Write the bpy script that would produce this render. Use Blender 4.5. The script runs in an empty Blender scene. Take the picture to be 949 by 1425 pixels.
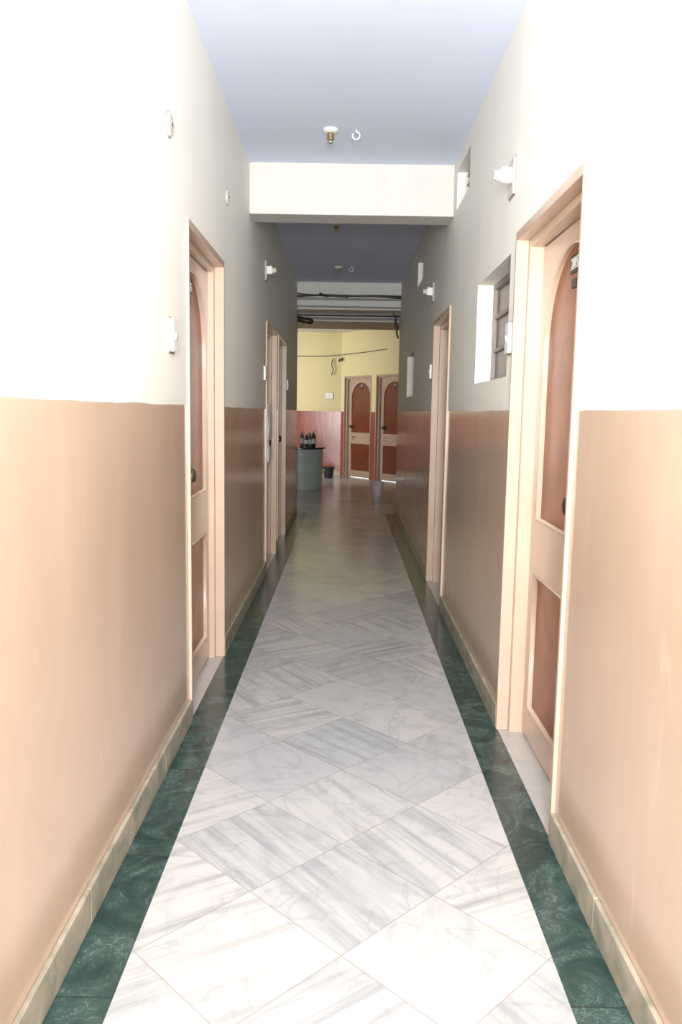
import bpy, bmesh, math, random
from mathutils import Matrix, Vector
random.seed(4)
sc = bpy.context.scene
try:
    sc.view_settings.view_transform = 'Standard'
    sc.view_settings.look = 'None'
except Exception: pass

XL, XR, YB, YE = -0.686, 0.707, -2.5, 11.0
CZ = 3.07

# ------------------------------------------------ node helpers
class N:
    def __init__(s, name, rough=0.5, spec=0.5, metal=0.0, color=(.8,.8,.8)):
        s.m = bpy.data.materials.new(name); s.m.use_nodes = True
        s.t = s.m.node_tree; s.b = s.t.nodes['Principled BSDF']
        s.b.inputs['Roughness'].default_value = rough
        s.b.inputs['Metallic'].default_value = metal
        s.b.inputs['Specular IOR Level'].default_value = spec
        s.b.inputs['Base Color'].default_value = (*color, 1)
        s.g = s.t.nodes.new('ShaderNodeNewGeometry')
        s.pos = s.g.outputs['Position']
    def n(s, typ, **kw):
        nd = s.t.nodes.new(typ)
        for k, v in kw.items(): setattr(nd, k, v)
        return nd
    def put(s, sock, v):
        if hasattr(v, 'is_linked') or isinstance(v, bpy.types.NodeSocket): s.t.links.new(v, sock)
        elif isinstance(v, (tuple, list)) and len(v) == 3 and sock.type == 'RGBA': sock.default_value = (*v, 1)
        else: sock.default_value = v
    def math(s, op, a, b=0.0, c=None):
        nd = s.n('ShaderNodeMath', operation=op); s.put(nd.inputs[0], a); s.put(nd.inputs[1], b)
        if c is not None: s.put(nd.inputs[2], c)
        return nd.outputs[0]
    def vmath(s, op, a, b):
        nd = s.n('ShaderNodeVectorMath', operation=op); s.put(nd.inputs[0], a); s.put(nd.inputs[1], b)
        return nd.outputs[0]
    def mix(s, f, a, b):
        nd = s.n('ShaderNodeMix', data_type='RGBA'); s.put(nd.inputs[0], f); s.put(nd.inputs[6], a); s.put(nd.inputs[7], b)
        return nd.outputs[2]
    def noise(s, vec, scale, detail=4, dist=0.0, rough=.5):
        nd = s.n('ShaderNodeTexNoise'); s.put(nd.inputs['Vector'], vec)
        nd.inputs['Scale'].default_value = scale; nd.inputs['Detail'].default_value = detail
        nd.inputs['Distortion'].default_value = dist; nd.inputs['Roughness'].default_value = rough
        return nd.outputs[0]
    def step(s, v, lo, hi, a=0.0, b=1.0):
        nd = s.n('ShaderNodeMapRange'); s.put(nd.inputs[0], v)
        nd.inputs[1].default_value = lo; nd.inputs[2].default_value = hi
        nd.inputs[3].default_value = a; nd.inputs[4].default_value = b
        return nd.outputs[0]
    def sep(s, v):
        nd = s.n('ShaderNodeSeparateXYZ'); s.put(nd.inputs[0], v); return nd.outputs
    def comb(s, x, y, z=0.0):
        nd = s.n('ShaderNodeCombineXYZ'); s.put(nd.inputs[0], x); s.put(nd.inputs[1], y); s.put(nd.inputs[2], z); return nd.outputs[0]
    def color(s, v): s.put(s.b.inputs['Base Color'], v)
    def rough(s, v): s.put(s.b.inputs['Roughness'], v)
    def bump(s, h, st=.2, d=.01):
        nd = s.n('ShaderNodeBump'); s.put(nd.inputs['Height'], h)
        nd.inputs['Strength'].default_value = st; nd.inputs['Distance'].default_value = d
        s.t.links.new(nd.outputs[0], s.b.inputs['Normal'])

def simple(name, c, rough=.5, metal=0.0, spec=.5, var=.12, sc_=6):
    k = N(name, rough, spec, metal, c)
    f = k.noise(k.pos, sc_, 3)
    k.color(k.mix(k.step(f, .3, .7), tuple(x*(1-var) for x in c), tuple(min(1, x*(1+var)) for x in c)))
    return k.m

def wall_mat(name, up, lo, lor=.15, dz=1.42):
    k = N(name, .5, .5)
    z = k.sep(k.pos)[2]
    wob = k.noise(k.pos, 3, 3)
    edge = k.math('ADD', z, k.math('MULTIPLY', k.math('SUBTRACT', wob, .5), .016))
    mask = k.step(edge, dz-.002, dz+.002)
    st = k.noise(k.vmath('MULTIPLY', k.pos, (1, 1, .25)), 4, 5)
    big = k.noise(k.pos, 1.3, 4)
    lo1 = k.mix(k.step(big, .35, .65), tuple(x*.93 for x in lo), tuple(x*1.04 for x in lo))
    lo2 = k.mix(k.step(st, .52, .75, 0, .3), lo1, tuple(min(1, x*1.22+.02) for x in lo))
    scuff = k.step(k.noise(k.vmath('MULTIPLY', k.pos, (1, 1, .3)), 11, 6, .5), .66, .74, 0, .3)
    lo2 = k.mix(scuff, lo2, tuple(min(1, x*1.2+.05) for x in lo))
    up1 = k.mix(k.step(st, .35, .7), tuple(x*.96 for x in up), up)
    grime = k.step(edge, dz+.12, dz-.02, 0, .10)
    up1 = k.mix(grime, up1, (.45, .40, .33))
    k.color(k.mix(mask, lo2, up1))
    k.rough(k.math('ADD', k.math('MULTIPLY', mask, .6-lor), k.math('ADD', k.math('MULTIPLY', st, .10), lor-.05)))
    fine = k.noise(k.vmath('MULTIPLY', k.pos, (1, 1, .2)), 13, 2)
    k.bump(fine, .13, .006)
    return k.m

M = {}
M['wall'] = wall_mat('painted_wall', (.86, .845, .775), (.50, .37, .28))
M['farwall'] = wall_mat('yellow_wall', (.66, .57, .31), (.28, .085, .055), .2)
k = N('ceiling_paint', .7, .3)
f = k.noise(k.pos, 3, 4)
k.color(k.mix(f, (.68, .74, .92), (.74, .80, .96))); k.bump(k.noise(k.pos, 40, 3), .1, .004); M['ceil'] = k.m
M['beam'] = simple('beam_paint', (.64, .63, .585), .5, var=.03)
M['frame'] = simple('peach_enamel', (.55, .41, .315), .25, var=.04)
M['white'] = simple('white_plastic', (.78, .78, .74), .35, var=.03)
M['ivory'] = simple('ivory_plastic', (.55, .53, .47), .4, var=.05)
M['metal'] = simple('steel', (.55, .54, .52), .3, 1.0)
M['dark'] = simple('black_plastic', (.02, .02, .02), .4)
M['brass'] = simple('brass', (.45, .33, .18), .35, 1.0)
M['darkmetal'] = simple('aged_metal', (.12, .09, .07), .4, .8)
M['counter'] = simple('grey_laminate', (.40, .47, .47), .35, var=.05)
M['pink'] = simple('pink_plastic', (.62, .52, .54), .4)
M['glassb'] = simple('bottle_glass', (.10, .13, .12), .1)
M['label'] = simple('bottle_label', (.6, .62, .6), .5)
M['ventpane'] = simple('frosted_pane', (.26, .25, .23), .4)
M['cloth'] = simple('grey_cloth', (.60, .60, .60), .9)
M['conduit'] = simple('grey_conduit', (.30, .30, .30), .5)
k = N('brown_panel', .3, .3)
f = k.noise(k.pos, 5, 4, .6)
k.color(k.mix(k.step(f, .35, .7), (.20, .060, .024), (.31, .105, .042))); k.bump(k.noise(k.pos, 9, 3), .08, .004); M['panel'] = k.m
k = N('dirty_glass', .3, .4)
f = k.noise(k.vmath('MULTIPLY', k.pos, (1, 1, .4)), 9, 4)
k.color(k.mix(k.step(f, .35, .65), (.06, .038, .03), (.18, .12, .095))); M['glass'] = k.m
k = N('skirting_marble', .3, .5)
f = k.noise(k.pos, 9, 6, 1.0)
k.color(k.mix(k.step(f, .35, .65), (.25, .24, .18), (.48, .42, .33))); M['skirt'] = k.m

# floor
k = N('marble_floor', .18, .5)
X, Y, Z = k.sep(k.pos)[0:3]
s = .538/math.sqrt(2); q = 1/(math.sqrt(2)*s)
xx = k.math('SUBTRACT', X, .010); yy = k.math('SUBTRACT', Y, 2.431)
a = k.math('MULTIPLY', k.math('ADD', xx, yy), q); b = k.math('MULTIPLY', k.math('SUBTRACT', yy, xx), q)
wn = k.n('ShaderNodeTexWhiteNoise', noise_dimensions='2D')
k.put(wn.inputs['Vector'], k.comb(k.math('ADD', k.math('FLOOR', a), 7.0), k.math('FLOOR', b)))
r1, r2, r3 = k.sep(wn.outputs['Color'])[0:3]
def ed(v):
    fr = k.math('FRACT', v); return k.math('MINIMUM', fr, k.math('SUBTRACT', 1.0, fr))
ee = k.math('MINIMUM', ed(a), ed(b))
grout = k.step(ee, .003, .007, 1, 0)
vr = k.n('ShaderNodeVectorRotate', rotation_type='Z_AXIS'); k.put(vr.inputs['Vector'], k.pos)
ang = k.math('ADD', .785, k.math('ADD', k.math('MULTIPLY', k.math('GREATER_THAN', r1, .42), 1.571), k.math('MULTIPLY', r2, .35)))
k.put(vr.inputs['Angle'], ang)
v2 = k.vmath('ADD', vr.outputs[0], k.vmath('MULTIPLY', wn.outputs['Color'], (13, 13, 13)))
vs = k.vmath('MULTIPLY', v2, (.7, 13, 1))
streak = k.noise(vs, 1.9, 6, .25, .62)
cloud = k.noise(v2, 5, 7, 1.4, .6)
base = k.mix(r2, (.46, .475, .485), (.59, .58, .545))
base = k.mix(k.math('MULTIPLY', k.step(cloud, .48, .72), .5), base, (.31, .32, .335))
sm = k.math('MULTIPLY', k.step(streak, .45, .68), k.step(r3, .35, .65, .08, .7))
base = k.mix(sm, base, (.26, .275, .29))
thin = k.step(k.math('ABSOLUTE', k.math('SUBTRACT', k.noise(v2, 2.2, 5, 1.0), .5)), 0, .012, .35, 0)
base = k.mix(thin, base, (.30, .31, .32))
stain = k.step(k.noise(k.pos, 3.1, 3), .69, .75, 0, .5)
base = k.mix(stain, base, (.50, .38, .20))
base = k.mix(k.math('MULTIPLY', grout, .6), base, (.28, .26, .23))
jn = k.math('FRACT', k.math('DIVIDE', k.math('ADD', Y, .1), .61))
tid = k.math('FLOOR', k.math('DIVIDE', k.math('ADD', Y, .1), .61))
gv = k.vmath('ADD', k.pos, k.comb(k.math('MULTIPLY', tid, 3.7), 0.0, 0.0))
gn = k.noise(gv, 6, 8, 1.5, .65)
gn2 = k.noise(gv, 14, 6, 2.5, .6)
g = k.mix(k.step(gn, .35, .7), (.015, .040, .036), (.055, .105, .09))
vein = k.step(k.math('ABSOLUTE', k.math('SUBTRACT', gn2, .5)), .0, .018, .6, 0)
g = k.mix(k.math('MULTIPLY', vein, k.step(gn, .46, .60)), g, (.28, .35, .33))
jl = k.step(k.math('MINIMUM', jn, k.math('SUBTRACT', 1.0, jn)), .003, .006, .8, 0)
g = k.mix(jl, g, (.02, .03, .03))
inL = k.math('MULTIPLY', k.math('LESS_THAN', X, -.535), k.math('GREATER_THAN', X, XL+.004))
inR = k.math('MULTIPLY', k.math('GREATER_THAN', X, .560), k.math('LESS_THAN', X, XR-.004))
gm = k.math('MULTIPLY', k.math('ADD', inL, inR), k.math('LESS_THAN', Y, YE))
out = k.math('MULTIPLY', k.math('ADD', k.math('LESS_THAN', X, XL+.004), k.math('GREATER_THAN', X, XR-.004)), k.math('LESS_THAN', Y, YE))
base = k.mix(out, base, k.mix(cloud, (.40, .38, .35), (.58, .56, .53)))
k.color(k.mix(gm, base, g))
k.rough(k.math('ADD', .14, k.math('MULTIPLY', k.noise(k.pos, 4, 4), .14)))
M['floor'] = k.m

# ------------------------------------------------ mesh helpers
def obj(name, bm, mat, parent=None, mw=None, bevel=0, smooth=False):
    me = bpy.data.meshes.new(name); bm.normal_update(); bm.to_mesh(me); bm.free()
    o = bpy.data.objects.new(name, me); sc.collection.objects.link(o)
    me.materials.append(mat)
    if smooth:
        for p in me.polygons: p.use_smooth = True
    if parent: o.parent = parent
    if mw is not None: o.matrix_world = mw
    if bevel:
        m = o.modifiers.new('bevel', 'BEVEL'); m.width = bevel; m.segments = 2; m.limit_method = 'ANGLE'
    return o
def box(bm, x0, x1, y0, y1, z0, z1, mat=None):
    vs = [bm.verts.new((x, y, z)) for z in (z0, z1) for y in (y0, y1) for x in (x0, x1)]
    for f in ((0,2,3,1),(4,5,7,6),(0,1,5,4),(1,3,7,5),(3,2,6,7),(2,0,4,6)):
        bm.faces.new([vs[i] for i in f])
    if mat is not None:
        bmesh.ops.transform(bm, matrix=mat, verts=vs)
def lathe(bm, prof, seg=24, mat=Matrix()):
    rings = []
    for r, z in prof:
        rings.append([bm.verts.new(mat @ Vector((r*math.cos(2*math.pi*i/seg), r*math.sin(2*math.pi*i/seg), z))) for i in range(seg)])
    for A, B in zip(rings, rings[1:]):
        for i in range(seg):
            bm.faces.new((A[i], A[(i+1)%seg], B[(i+1)%seg], B[i]))
    bm.faces.new(list(reversed(rings[0]))); bm.faces.new(rings[-1])
def empty(name, mat):
    e = bpy.data.objects.new(name, None); e.empty_display_size = .1
    sc.collection.objects.link(e); e.matrix_world = mat; return e
def tube(name, pts, r, mat, parent=None, cyclic=False):
    c = bpy.data.curves.new(name, 'CURVE'); c.dimensions = '3D'; c.bevel_depth = r; c.bevel_resolution = 3
    s_ = c.splines.new('NURBS'); s_.points.add(len(pts)-1)
    for p, q_ in zip(s_.points, pts): p.co = (*q_, 1)
    s_.use_endpoint_u = True; s_.order_u = 3 if len(pts) > 2 else 2; s_.use_cyclic_u = cyclic
    o = bpy.data.objects.new(name, c); sc.collection.objects.link(o); c.materials.append(mat)
    if parent: o.parent = parent
    return o

def frame_of(P, Q):
    d = Vector((Q[0]-P[0], Q[1]-P[1], 0)); L = d.length; d.normalize()
    ang = math.atan2(d.y, d.x)
    return Matrix.Translation((P[0], P[1], 0)) @ Matrix.Rotation(ang, 4, 'Z'), L
def make_wall(name, P, Q, ops, mat, h, th=.2):
    T, L = frame_of(P, Q); bm = bmesh.new()
    us = sorted({0, L} | {o[0] for o in ops} | {o[1] for o in ops})
    for u0, u1 in zip(us, us[1:]):
        mid = (u0+u1)/2
        cur = sorted([(o[2], o[3]) for o in ops if o[0] < mid < o[1]])
        z = 0
        for a0, a1 in cur:
            if a0 > z+.001: box(bm, u0, u1, 0, th, z, a0)
            z = a1
        if z < h-.001: box(bm, u0, u1, 0, th, z, h)
    return obj(name, bm, mat, mw=T), T

dn = [0]
def make_door(T, u0, u1, top, hs, number=None, rec=.10):
    dn[0] += 1
    c = (u0+u1)/2; w = u1-u0; hw = w/2
    E = empty('door_%d' % dn[0], T @ Matrix.Translation((c, 0, 0)))
    def add(n, bm, m, **kw):
        o = obj(n, bm, m, **kw); o.parent = E; return o
    bm = bmesh.new()
    cw = .020
    for sx in (-1, 1):
        a_, b_ = sorted((sx*hw, sx*(hw-cw)))
        box(bm, a_, b_, -.012, .04, 0, top)
        a_, b_ = sorted((sx*hw, sx*(hw-.05)))
        box(bm, a_, b_, .04, .15, 0, top)
    box(bm, -hw+cw, hw-cw, -.012, .04, top-.035, top)
    box(bm, -hw+.05, hw-.05, .04, .15, top-.065, top)
    add('frame', bm, M['frame'], bevel=.003)
    lw = hw-.052; lt = top-.068; y = rec
    bm = bmesh.new(); box(bm, -lw, lw, y+.012, y+.04, .012, lt); add('panel', bm, M['panel'])
    pw = lw-.085
    cu = bpy.data.curves.new('leaf', 'CURVE'); cu.dimensions = '2D'; cu.fill_mode = 'BOTH'
    cu.extrude = .008; cu.bevel_depth = .005; cu.bevel_resolution = 2
    at = lt-.070; spring = at-pw*1.0
    def sp(pts):
        s_ = cu.splines.new('POLY'); s_.points.add(len(pts)-1); s_.use_cyclic_u = True
        for p, q_ in zip(s_.points, pts): p.co = (q_[0], q_[1], 0, 1)
    e_ = .005
    sp([(-lw+e_, .012+e_), (lw-e_, .012+e_), (lw-e_, lt-e_), (-lw+e_, lt-e_)])
    arch = [(-pw, .97), (pw, .97)] + [(pw*math.cos(t), spring+pw*math.sin(t)) for t in [math.pi*i/28 for i in range(29)]]
    sp(arch)
    sp([(-pw, .15), (pw, .15), (pw, .735), (-pw, .735)])
    co = bpy.data.objects.new('tmp', cu); sc.collection.objects.link(co)
    bpy.context.view_layer.update()
    me = bpy.data.meshes.new_from_object(co.evaluated_get(bpy.context.evaluated_depsgraph_get()))
    bpy.data.objects.remove(co)
    me.transform(Matrix.Translation((0, y+.008, 0)) @ Matrix.Rotation(math.pi/2, 4, 'X'))
    me.materials.clear(); me.materials.append(M['frame'])
    lo = bpy.data.objects.new('leaf', me); sc.collection.objects.link(lo); lo.parent = E
    # raised beads around panels
    def bead(pts):
        c_ = bpy.data.curves.new('bead', 'CURVE'); c_.dimensions = '3D'; c_.bevel_depth = .006; c_.bevel_resolution = 2
        s_ = c_.splines.new('POLY'); s_.points.add(len(pts)-1); s_.use_cyclic_u = True
        for p, q_ in zip(s_.points, pts): p.co = (q_[0], y-.004, q_[1], 1)
        o = bpy.data.objects.new('bead', c_); sc.collection.objects.link(o); c_.materials.append(M['frame']); o.parent = E
    bead(arch); bead([(-pw, .15), (pw, .15), (pw, .735), (-pw, .735)])
    kx = hs*(lw-.13)
    bm = bmesh.new(); R = Matrix.Translation((kx, y-.004, 1.10)) @ Matrix.Rotation(math.pi/2, 4, 'X')
    lathe(bm, [(.032, -.012), (.032, .006), (.012, .010), (.012, .034), (.028, .040), (.034, .052), (.028, .068), (.006, .072)], 20, R)
    add('knob', bm, M['darkmetal'], smooth=True)
    bm = bmesh.new(); bx = hs*(lw-.20)
    box(bm, bx-.05, bx+.05, y-.012, y-.004, .86, .895)
    box(bm, bx-.012, bx+.012, y-.035, y-.004, .82, .88)
    lathe(bm, [(.007, 0), (.007, .13)], 12, Matrix.Translation((bx-.065, y-.018, .878)) @ Matrix.Rotation(math.pi/2, 4, 'Y'))
    add('bolt', bm, M['metal'], bevel=.002)
    if number:
        t = bpy.data.curves.new('number', 'FONT'); t.body = number; t.size = .062; t.extrude = .002; t.align_x = 'CENTER'
        t.materials.append(M['label'])
        o = bpy.data.objects.new('number', t); sc.collection.objects.link(o); o.parent = E
        o.matrix_local = Matrix.Translation((0, y+.006, at-.09)) @ Matrix.Rotation(math.pi/2, 4, 'X')
        bm = bmesh.new(); box(bm, -.062, .062, y+.008, y+.012, at-.10, at-.035); box(bm, -.03, .03, y+.006, y+.012, at-.155, at-.125); add('plate', bm, M['dark'])
    return E

# ------------------------------------------------ room
Ld = [(3.43, 4.41, 2.20), (6.76, 7.72, 2.15), (7.93, 8.92, 2.15)]
Rd = [(2.46, 3.42, 2.155), (5.56, 6.56, 2.14)]
Rw = [(3.57, 4.44, 1.57, 2.10), (8.5, 9.45, 1.59, 2.06)]
Rv = [(4.9, 5.45, 2.74, 2.98), (7.7, 8.3, 2.68, 2.92)]
W2 = 3.12
wl, TL = make_wall('wall_left', (XL, YB), (XL, YE), [(a-YB, b-YB, 0, t) for a, b, t in Ld], M['wall'], W2)
wr, TR = make_wall('wall_right', (XR, YE), (XR, YB),
    [(YE-b, YE-a, 0, t) for a, b, t in Rd] + [(YE-b, YE-a, z0, z1) for a, b, z0, z1 in Rw+Rv], M['wall'], W2)
make_door(TR, YE-Rd[0][1], YE-Rd[0][0], Rd[0][2], 1, '205')
make_door(TL, Ld[0][0]-YB, Ld[0][1]-YB, Ld[0][2], -1, '206', .075)
make_door(TR, YE-Rd[1][1], YE-Rd[1][0], Rd[1][2], 1, '203')
D4 = make_door(TL, Ld[1][0]-YB, Ld[1][1]-YB, Ld[1][2], 1, '204')
make_door(TL, Ld[2][0]-YB, Ld[2][1]-YB, Ld[2][2], 1, '202')
bm = bmesh.new(); gv_ = []
for j in range(13):
    row = []
    for i in range(25):
        u = -.44+.20*i/24*(1-.25*math.sin(j/12*math.pi)); zc = 1.44-.46*j/12
        row.append(bm.verts.new((u, -.004+.020*math.sin(i*1.1+j*.25)+.006*math.sin(j), zc-.02*math.sin(i*.5))))
    gv_.append(row)
for j in range(12):
    for i in range(24): bm.faces.new((gv_[j][i], gv_[j][i+1], gv_[j+1][i+1], gv_[j+1][i]))
tw = obj('hanging_cloth', bm, M['cloth'], smooth=True); tw.parent = D4

sash = simple('grey_sash', (.30, .25, .22), .5)
for i, (a, b, z0, z1) in enumerate(Rw):
    E = empty('window_%d' % (i+1), Matrix.Translation((XR, 0, 0)))
    bm = bmesh.new(); box(bm, .105, .115, a, b, z0, z1); obj('pane', bm, M['glass'], E)
    bm = bmesh.new(); t = .028
    box(bm, .085, .125, a, a+t, z0, z1); box(bm, .085, .125, b-t, b, z0, z1)
    box(bm, .085, .125, a+t, b-t, z0, z0+t); box(bm, .085, .125, a+t, b-t, z1-t, z1)
    for j in (1, 2):
        z = z0+(z1-z0)*j/3; box(bm, .09, .12, a+t, b-t, z-.009, z+.009)
    yy_ = (a+b)/2
    box(bm, .088, .122, yy_-.013, yy_+.013, z0+t, z1-t)
    obj('grille', bm, sash, E)
for i, (a, b, z0, z1) in enumerate(Rv):
    E = empty('window_%d' % (i+3), Matrix.Translation((XR, 0, 0)))
    bm = bmesh.new(); box(bm, .11, .12, a, b, z0, z1); obj('pane', bm, M['ventpane'], E)
    bm = bmesh.new()
    for j in range(4):
        z = z0+(z1-z0)*(j+.5)/4
        box(bm, -.02, .02, a, b, -.004, .004, Matrix.Translation((.08, 0, z)) @ Matrix.Rotation(.6, 4, 'Y'))
    obj('louvres', bm, M['ventpane'], E)

bm = bmesh.new()
box(bm, -5.2, 2.0, YB, 18.0, -.1, 0); obj('floor', bm, M['floor'])
bm = bmesh.new(); box(bm, XL, XR, YB, 5.6, CZ, CZ+.15); obj('ceiling', bm, M['ceil'])
bm = bmesh.new(); box(bm, XL, XR, 5.85, 10.85, W2, W2+.15); obj('ceiling.001', bm, M['ceil'])
bm = bmesh.new(); box(bm, -5.2, 2.0, 11.1, 18.0, W2, W2+.15); obj('ceiling.002', bm, M['beam'])
for nm, (x0, x1, y0, y1, z0, z1) in {'beam_front': (XL, XR, 5.6, 5.85, 2.735, 3.25), 'beam_middle': (XL, XR, 10.85, 11.1, 2.765, 3.25),
        'beam_rear': (-5.0, 1.76, 12.2, 13.3, 2.76, W2)}.items():
    bm = bmesh.new(); box(bm, x0, x1, y0, y1, z0, z1); obj('trim_'+nm, bm, M['beam'], bevel=.006)
def boards(name, x, side, gaps, y0, y1):
    bm = bmesh.new(); cur = y0
    for a, b in sorted(gaps)+[(y1, y1)]:
        if a > cur:
            xa, xb = sorted((x, x-side*.014)); yq = cur
            while yq < a-.001:
                ye = min(yq+.9, a); box(bm, xa, xb, yq, ye-.002, 0, .105); yq = ye
        cur = b
    obj(name, bm, M['skirt'], bevel=.003)
boards('baseboard_left', XL, -1, [(a, b) for a, b, t in Ld], YB, YE)
boards('baseboard_right', XR, 1, [(a, b) for a, b, t in Rd], YB, YE)
Pc = (-.12, 17.5); dv = Vector((.587, -.81)).normalized(); Qc = (Pc[0]+3.3*dv.x, Pc[1]+3.3*dv.y)
fd = [(.12, 1.08), (1.24, 2.20)]
wf, TF = make_wall('wall_far', Pc, Qc, [(a, b, 0, 2.18) for a, b in fd], M['farwall'], W2)
keep = M['frame']; M['frame'] = simple('tan_enamel', (.42, .30, .22), .3, var=.05)
kp = M['panel']; M['panel'] = simple('dark_brown_panel', (.15, .042, .02), .3)
for a, b in fd: make_door(TF, a, b, 2.18, -1, '201')
M['frame'] = keep; M['panel'] = kp
make_wall('wall_back', (-5, 17.5), Pc, [], M['farwall'], W2)
make_wall('wall_lobby_left', (-5, 11.0), (-5, 17.5), [], M['farwall'], W2)
make_wall('wall_lobby_right', Qc, (Qc[0], 11.0), [], M['farwall'], W2)
make_wall('wall_lobby_front', (XL-.2, 11.0), (-5, 11.0), [], M['farwall'], W2)
make_wall('wall_lobby_front_right', (Qc[0], 11.0), (XR+.2, 11.0), [], M['farwall'], W2)
bm = bmesh.new(); box(bm, -5, -.12, 17.485, 17.5, 0, .11); obj('baseboard_far', bm, M['skirt'])

# ------------------------------------------------ fittings
def switchplate(T, u, z, w=.075, h=.125, rock=1, name='light_switch'):
    E = empty(name, T @ Matrix.Translation((u, 0, z)))
    bm = bmesh.new(); box(bm, -w/2, w/2, -.020, 0, -h/2, h/2); obj('box', bm, M['white'], bevel=.004).parent = E
    bm = bmesh.new()
    for i in range(rock):
        zz = (i-(rock-1)/2)*h*.7/(rock)
        box(bm, -.010, .010, -.026, -.018, zz-.014, zz+.014, Matrix.Rotation(.12, 4, 'X'))
    obj('rocker', bm, M['ivory'], bevel=.002).parent = E
    bm = bmesh.new(); box(bm, -w/2-.006, w/2+.006, -.004, 0, -h/2-.006, h/2+.006); obj('gasket', bm, sash).parent = E
switchplate(TL, 3.12-YB, 1.685, .08, .125, 1)
switchplate(TR, YE-3.495, 1.73, .075, .13, 1)
switchplate(TR, YE-6.72, 1.75, .075, .12, 1)
switchplate(TL, 6.60-YB, 1.71, .075, .12, 1)
switchplate(TL, 9.1-YB, 1.70, .075, .12, 1)
TBk = frame_of((-5, 17.5), Pc)[0]
switchplate(TBk, 4.62, 1.76, .16, .13, 1, 'switchboard')

def junction(T, u, z):
    E = empty('junction_box_cover', T @ Matrix.Translation((u, 0, z)))
    R = Matrix.Rotation(math.pi/2, 4, 'X')
    bm = bmesh.new(); lathe(bm, [(.047, 0), (.047, .002)], 28, R); obj('rim', bm, sash).parent = E
    bm = bmesh.new(); lathe(bm, [(.043, 0), (.043, .006), (.036, .012), (.012, .014)], 28, R); obj('cover', bm, M['ivory'], smooth=False).parent = E
    bm = bmesh.new(); lathe(bm, [(.007, .013), (.007, .016), (.004, .017)], 14, R); obj('screw', bm, M['darkmetal']).parent = E
junction(TL, 3.12-YB, 2.46); junction(TL, 4.57-YB, 2.575)

def wall_lamp(T, u, z, tilt=-.1):
    E = empty('wall_lamp_holder', T @ Matrix.Translation((u, 0, z)))
    bm = bmesh.new(); box(bm, -.055, .055, -.012, 0, -.075, .075); obj('board', bm, M['ivory'], bevel=.003).parent = E
    bm = bmesh.new(); box(bm, -.061, .061, -.004, 0, -.081, .081); obj('back', bm, sash).parent = E
    bm = bmesh.new(); R = Matrix.Translation((0, -.012, .005)) @ Matrix.Rotation(tilt, 4, 'X')
    box(bm, -.03, .03, -.045, .004, -.032, .034, R); obj('housing', bm, M['white'], bevel=.006).parent = E
    bm = bmesh.new(); R2 = R @ Matrix.Translation((0, -.043, 0)) @ Matrix.Rotation(math.pi/2, 4, 'X')
    lathe(bm, [(.024, 0), (.024, .018), (.020, .020), (.020, .032), (.016, .032)], 20, R2); obj('socket', bm, M['ivory']).parent = E
wall_lamp(TR, YE-3.59, 2.42); wall_lamp(TL, 6.72-YB, 2.545); wall_lamp(TR, YE-6.76, 2.40)

def ceil_bulb(x, y, z):
    E = empty('ceiling_bulb_holder', Matrix.Translation((x, y, z)))
    F = Matrix.Rotation(math.pi, 4, 'X')
    bm = bmesh.new(); lathe(bm, [(.045, 0), (.045, .010), (.034, .018), (.024, .022)], 28, F); obj('rose', bm, M['white']).parent = E
    bm = bmesh.new(); lathe(bm, [(.019, .02), (.019, .045), (.022, .047), (.022, .060), (.016, .061)], 20, F); obj('socket', bm, M['brass']).parent = E
    bm = bmesh.new(); lathe(bm, [(.013, .057), (.014, .065), (.017, .072), (.014, .080), (.006, .083)], 20, F); obj('bulb', bm, M['metal'], smooth=True).parent = E
ceil_bulb(-.123, 4.95, CZ); ceil_bulb(-.12, 7.5, W2); ceil_bulb(-.12, 9.7, W2)
for hx, hy, hz in ((.03, 4.95, CZ), (.03, 9.7, W2)):
    E = empty('ceiling_hook', Matrix.Translation((hx, hy, hz)))
    tube('hook', [(0, 0, .0), (0, 0, -.012)]+[(.022*math.sin(t), 0, -.034+.022*math.cos(t)) for t in [i*math.pi*1.7/12 for i in range(13)]], .0045, M['white'], E)

E = empty('overhead_cables', Matrix.Translation((0, 0, 0)))
def cab(pts, r=.009, m='dark'): tube('cable', pts, r, M[m], E)
cab([(XL, 10.83, 2.93), (-.4, 10.82, 2.955), (0, 10.82, 2.94), (.4, 10.82, 2.95), (XR, 10.83, 2.925)], .014)
cab([(XL, 10.83, 2.965), (-.2, 10.82, 2.93), (.2, 10.81, 2.955), (XR, 10.83, 2.95)], .009)
cab([(-.38, 10.82, 2.97), (-.33, 10.79, 2.93), (-.2, 10.80, 2.95), (0, 10.81, 2.93)], .016)
cab([(XL, 10.82, 2.90), (XR, 10.82, 2.90)], .014, 'conduit')
cab([(XL, 10.82, 2.80), (XR, 10.82, 2.795)], .012, 'conduit')
cab([(-4.8, 12.18, 2.86), (-.1, 12.17, 2.84), (.4, 12.17, 2.85), (1.7, 12.18, 2.83)], .010)
cab([(-4.8, 12.18, 2.80), (1.7, 12.18, 2.80)], .014, 'conduit')
cab([(.66, 10.80, 2.70), (.62, 10.80, 2.62), (.68, 10.79, 2.55), (.64, 10.8, 2.48), (.68, 10.82, 2.40)], .012)
cab([(.60, 10.80, 2.72), (.66, 10.80, 2.66), (.61, 10.79, 2.58), (.67, 10.8, 2.5)], .010)
cab([(-3, 17.46, 2.62), (-1, 17.46, 2.58), (-.1, 17.40, 2.62), (.8, 16.2, 2.68)], .007)
cab([(-.30, 17.46, 2.56), (-.36, 17.44, 2.42), (-.28, 17.44, 2.33), (-.34, 17.45, 2.2)], .010)
cab([(-.16, 17.46, 2.56), (-.20, 17.44, 2.45), (-.08, 17.40, 2.62), (-.12, 17.4, 2.5)], .012)
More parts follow.
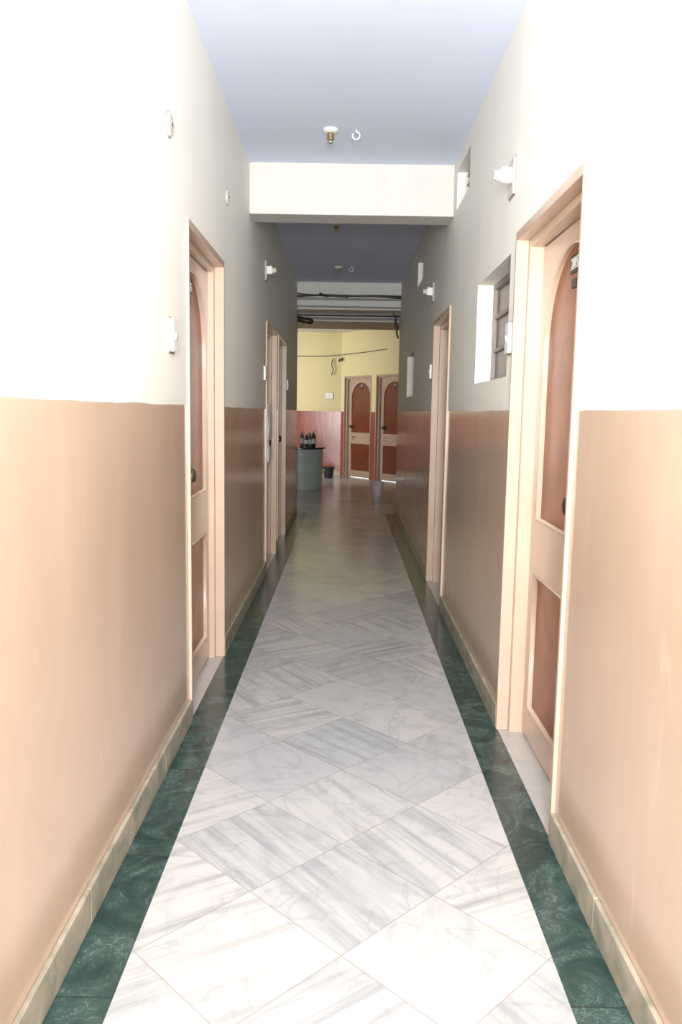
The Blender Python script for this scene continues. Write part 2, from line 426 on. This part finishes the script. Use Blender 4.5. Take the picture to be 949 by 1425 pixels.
bm = bmesh.new(); lathe(bm, [(.02, 0), (.04, .02), (.04, .22), (.02, .25)], 18, Matrix.Translation((XL-.03, 11.0, 2.66)) @ Matrix.Rotation(math.radians(100), 4, 'Y')); obj('conduit_end', bm, M['dark'], smooth=True).parent = E

E = empty('reception_counter', Matrix.Translation((-.86, 14.6, 0)))
def dshape(bm, r, z0, z1, L=1.6, seg=28):
    pts = [(-L, -r)] + [(r*math.sin(t), -r*math.cos(t)) for t in [math.pi*i/seg for i in range(seg+1)]] + [(-L, r)]
    A = [bm.verts.new((x, y, z0)) for x, y in pts]; B = [bm.verts.new((x, y, z1)) for x, y in pts]
    bm.faces.new(list(reversed(A))); bm.faces.new(B); n_ = len(pts)
    for i in range(n_): bm.faces.new((A[i], A[(i+1)%n_], B[(i+1)%n_], B[i]))
bm = bmesh.new(); dshape(bm, .44, .05, .73); obj('body', bm, M['counter']).parent = E
bm = bmesh.new(); dshape(bm, .42, 0, .05); obj('plinth', bm, M['counter']).parent = E
bm = bmesh.new(); dshape(bm, .48, .73, .765); obj('top', bm, simple('dark_granite', (.03, .04, .05), .2), bevel=.004).parent = E
def bottle(x, y, h, m, r=.037):
    E = empty('bottle', Matrix.Translation((x, y, .765)))
    bm = bmesh.new(); lathe(bm, [(r*.9, 0), (r, .01), (r, h*.6), (r*.85, h*.7), (r*.35, h*.82), (r*.35, h*.92)], 20); obj('body', bm, m, smooth=True).parent = E
    bm = bmesh.new(); lathe(bm, [(r*.42, h*.9), (r*.42, h)], 16); obj('cap', bm, M['label']).parent = E
    bm = bmesh.new(); lathe(bm, [(r*1.02, h*.2), (r*1.02, h*.5)], 20); obj('label', bm, M['label']).parent = E
bottle(-.80, 14.45, .30, M['glassb']); bottle(-.66, 14.45, .27, M['glassb']); bottle(-.60, 14.55, .29, M['dark'], .045); bottle(-.73, 14.7, .24, M['dark'])

def bucket(x, y, m, r=.10, h=.25, name='bucket'):
    E = empty(name, Matrix.Translation((x, y, 0)))
    bm = bmesh.new(); lathe(bm, [(r*.75, 0), (r*.98, h*.93), (r*1.06, h*.93), (r*1.06, h), (r*.95, h), (r*.72, .02)], 28); obj('shell', bm, m).parent = E
    tube('handle', [(r*1.06*math.cos(t), -.02-.6*r*math.sin(t), h*.9-.5*r*math.sin(t)) for t in [math.pi*i/10 for i in range(11)]], .004, M['metal'], E)
bucket(.545, 13.3, M['pink']); bucket(-.36, 16.9, M['dark'], .12, .24)

# ------------------------------------------------ lights
def area(name, loc, target, size, power, col, sy=None, spread=180):
    l = bpy.data.lights.new(name, 'AREA'); l.energy = power; l.size = size; l.color = col; l.spread = math.radians(spread)
    if sy: l.shape = 'RECTANGLE'; l.size_y = sy
    o = bpy.data.objects.new(name, l); sc.collection.objects.link(o); o.location = loc
    o.rotation_euler = (Vector(target)-Vector(loc)).to_track_quat('-Z', 'Y').to_euler(); return o
area('flash', (0, -2.0, 1.35), (0, 6, 2.3), .5, 245, (1, .99, .965))
area('flash_bounce', (0, -.4, 2.1), (0, 2.2, 3.07), .35, 85, (1, .995, .98), None, 140)
area('lobby_daylight', (-3.4, 14.8, 2.0), (-1.2, 17.5, 1.8), 1.5, 72, (1, .99, .97), 1.5, 120)
w = bpy.data.worlds.new('World'); sc.world = w; w.use_nodes = True
w.node_tree.nodes['Background'].inputs[0].default_value = (.90, .94, 1, 1)
w.node_tree.nodes['Background'].inputs[1].default_value = 2.7

cam = bpy.data.cameras.new('camera'); co = bpy.data.objects.new('camera', cam); sc.collection.objects.link(co)
cam.sensor_fit = 'VERTICAL'; cam.sensor_height = 36; cam.lens = 36*1100/1425; cam.clip_start = .02
co.matrix_world = Matrix.Translation((0, 0, 1.4)) @ Matrix.Rotation(math.radians(.27), 4, 'Z') @ Matrix.Rotation(math.radians(90-7.18), 4, 'X') @ Matrix.Rotation(math.radians(.95), 4, 'Z')
sc.camera = co
